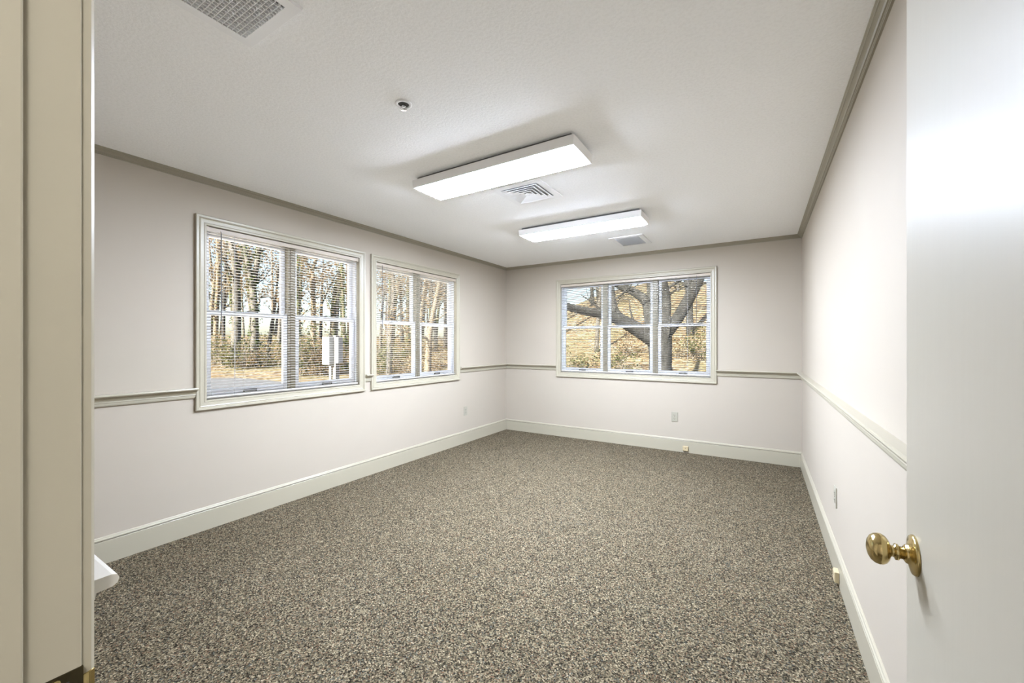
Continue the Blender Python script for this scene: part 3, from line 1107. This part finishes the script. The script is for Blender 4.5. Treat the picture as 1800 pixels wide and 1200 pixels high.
make_tree('woodland_tree', [
    px_limb([(606, 640), (605, 590), (603, 520), (600, 440)], 24, [0.115, 0.108, 0.0864, 0.0504], .2, 15, True)],
    M['bark_moss'], 'ivy-draped slender tree just past the electrical cabinet', wood, 19, 6, 1.8, 500, 200)
# trees seen through the second window
make_tree('woodland_tree', [
    px_limb([(684, 640), (687, 580), (692, 500), (684, 430)], 22, [0.158, 0.137, 0.101, 0.0576], .2, 16, True)],
    M['bark_grey'], 'grey tree outside the far-corner window, in its first pane', wood, 20, 8, 2.4, 900)
make_tree('woodland_tree', [
    px_limb([(752, 640), (756, 580), (770, 510), (785, 430)], 20, [0.173, 0.144, 0.108, 0.0576], .2, 17, True)],
    M['bark_tan'], 'leaning tan tree outside the far-corner window, in its second pane', wood, 21, 8, 2.4, 1400)

# the woods behind: alike bare trees nobody could tell apart
FAR = 'bare trees deep in the woods beyond the bigger window'
FAR2 = 'bare trees beyond the far-corner window'
FAR3 = 'bare trees on the hillside'
k = 0
for i in range(70):
    if i < 54:
        u = rng.uniform(345, 640) if i < 26 else rng.uniform(655, 815)
        d = rng.uniform(30, 52)
    else:
        u = rng.uniform(970, 1260)
        d = rng.uniform(24, 44)
    p = at(u, 604, d)
    z = ground_z(p.x, p.y)
    h = rng.uniform(7, 12)
    r = rng.uniform(.08, .22)
    lean = Vector((rng.uniform(-.9, .9), rng.uniform(-.9, .9), 0))
    pts = [Vector((p.x, p.y, z - .2)), Vector((p.x, p.y, z)) + lean * .3 + Vector((0, 0, h * .4)), Vector((p.x, p.y, z)) + lean + Vector((0, 0, h))]
    make_tree('bare_tree', [(pts, [r * 1.1, r * .8, r * .3])],
              (M['bark_grey'], M['bark_tan'], M['bark_dark'], M['bark_moss'])[i % 4],
              *(('slim bare tree deep in the woods beyond the bigger window', FAR) if i < 26 else ('slim bare tree far off beyond the far-corner window', FAR2) if i < 54 else ('slim bare tree on the hillside behind the large spreading tree', FAR3)), 100 + i, 8, 2.6, gold=rng.choice((0, 250, 500, 800)), leaf=.10, bdepth=1)


# undergrowth
def make_shrub(u, d, h, w, label, group, seed, mat, n):
    rnd = random.Random(seed)
    p = at(u, 604, d)
    z = ground_z(p.x, p.y)
    root = empty('shrub', (p.x, p.y, z))
    tag(root, label, 'shrub', group)
    st, tips = MB(), []
    for _ in range(9):
        az = rnd.uniform(0, 6.28)
        twigs(st, Vector((rnd.uniform(-.3, .3) * w, rnd.uniform(-.3, .3) * w, -.05)), Vector((math.cos(az) * .6, math.sin(az) * .6, 1)), h * rnd.uniform(.6, 1.0), .016, 1, rnd, tips)
    st.build('stems', M['twig'], root, True)
    lb = MB()
    for _ in range(n // 16):
        leaf_cloud(lb, Vector((rnd.gauss(0, .35) * w, rnd.gauss(0, .35) * w, abs(rnd.gauss(.45, .3)) * h)), (.16, .16, .14), 16, .055, rnd)
    lb.build('foliage', mat, root, raw=True)


SH = 'scrub at the edge of the woods'
for i, (u, d, h, w, mt, n) in enumerate([
        (372, 24, 1.5, 1.3, 'leaf_green', 700), (386, 26, 2.0, 1.5, 'leaf_gold', 600), (404, 23, 1.3, 1.2, 'leaf_green', 700),
        (425, 25, 1.6, 1.4, 'leaf_green', 800), (440, 23, 1.2, 1.2, 'leaf_gold', 500), (462, 24, 1.5, 1.4, 'leaf_green', 800),
        (482, 26, 1.6, 1.3, 'leaf_green', 700), (498, 24, 1.5, 1.3, 'leaf_gold', 600), (600, 24, 1.6, 1.0, 'leaf_gold', 600),
        (668, 22, 1.6, 1.5, 'leaf_green', 900), (690, 24, 2.2, 1.6, 'leaf_green', 900), (712, 22, 1.5, 1.4, 'leaf_gold', 700),
        (744, 24, 1.8, 1.5, 'leaf_green', 700), (768, 22, 1.4, 1.4, 'leaf_gold', 700), (792, 24, 1.8, 1.5, 'leaf_gold', 700)]):
    make_shrub(u, d, h, w, 'low %s scrub bush at the edge of the woods beyond the %s window' % ('green' if mt == 'leaf_green' else 'golden brown', 'bigger' if u < 640 else 'far-corner'), SH, 300 + i, M[mt], n)
make_shrub(534, 21, 2.3, 1.5, 'tall green and yellow bush beside the tan forked tree', None, 401, M['leaf_green'], 1600)
make_shrub(556, 21, 1.9, 1.5, 'golden bush just left of the electrical cabinet', None, 402, M['leaf_gold'], 1500)
make_shrub(574, 22.5, 1.5, 1.2, 'low brown bush behind the electrical cabinet', None, 403, M['leaf_gold'], 900)
SH2 = 'low plants on the hillside'
for i, (u, d, h, w, mt, n) in enumerate([
        (995, 16, .8, 1.2, 'leaf_green', 700), (1015, 18, 1.0, 1.5, 'leaf_green', 800), (1040, 17, .8, 1.3, 'leaf_gold', 500),
        (1088, 19, 1.1, 1.4, 'leaf_green', 600), (1105, 22, 1.6, 1.4, 'leaf_gold', 600), (1205, 20, 1.2, 1.5, 'leaf_gold', 600), (1235, 19, 1.4, 1.5, 'leaf_green', 700)]):
    make_shrub(u, d, h, w, 'low %s plant on the sunlit hillside behind the large tree' % ('green' if mt == 'leaf_green' else 'golden brown'), SH2, 500 + i, M[mt], n)

bpy.context.view_layer.update()
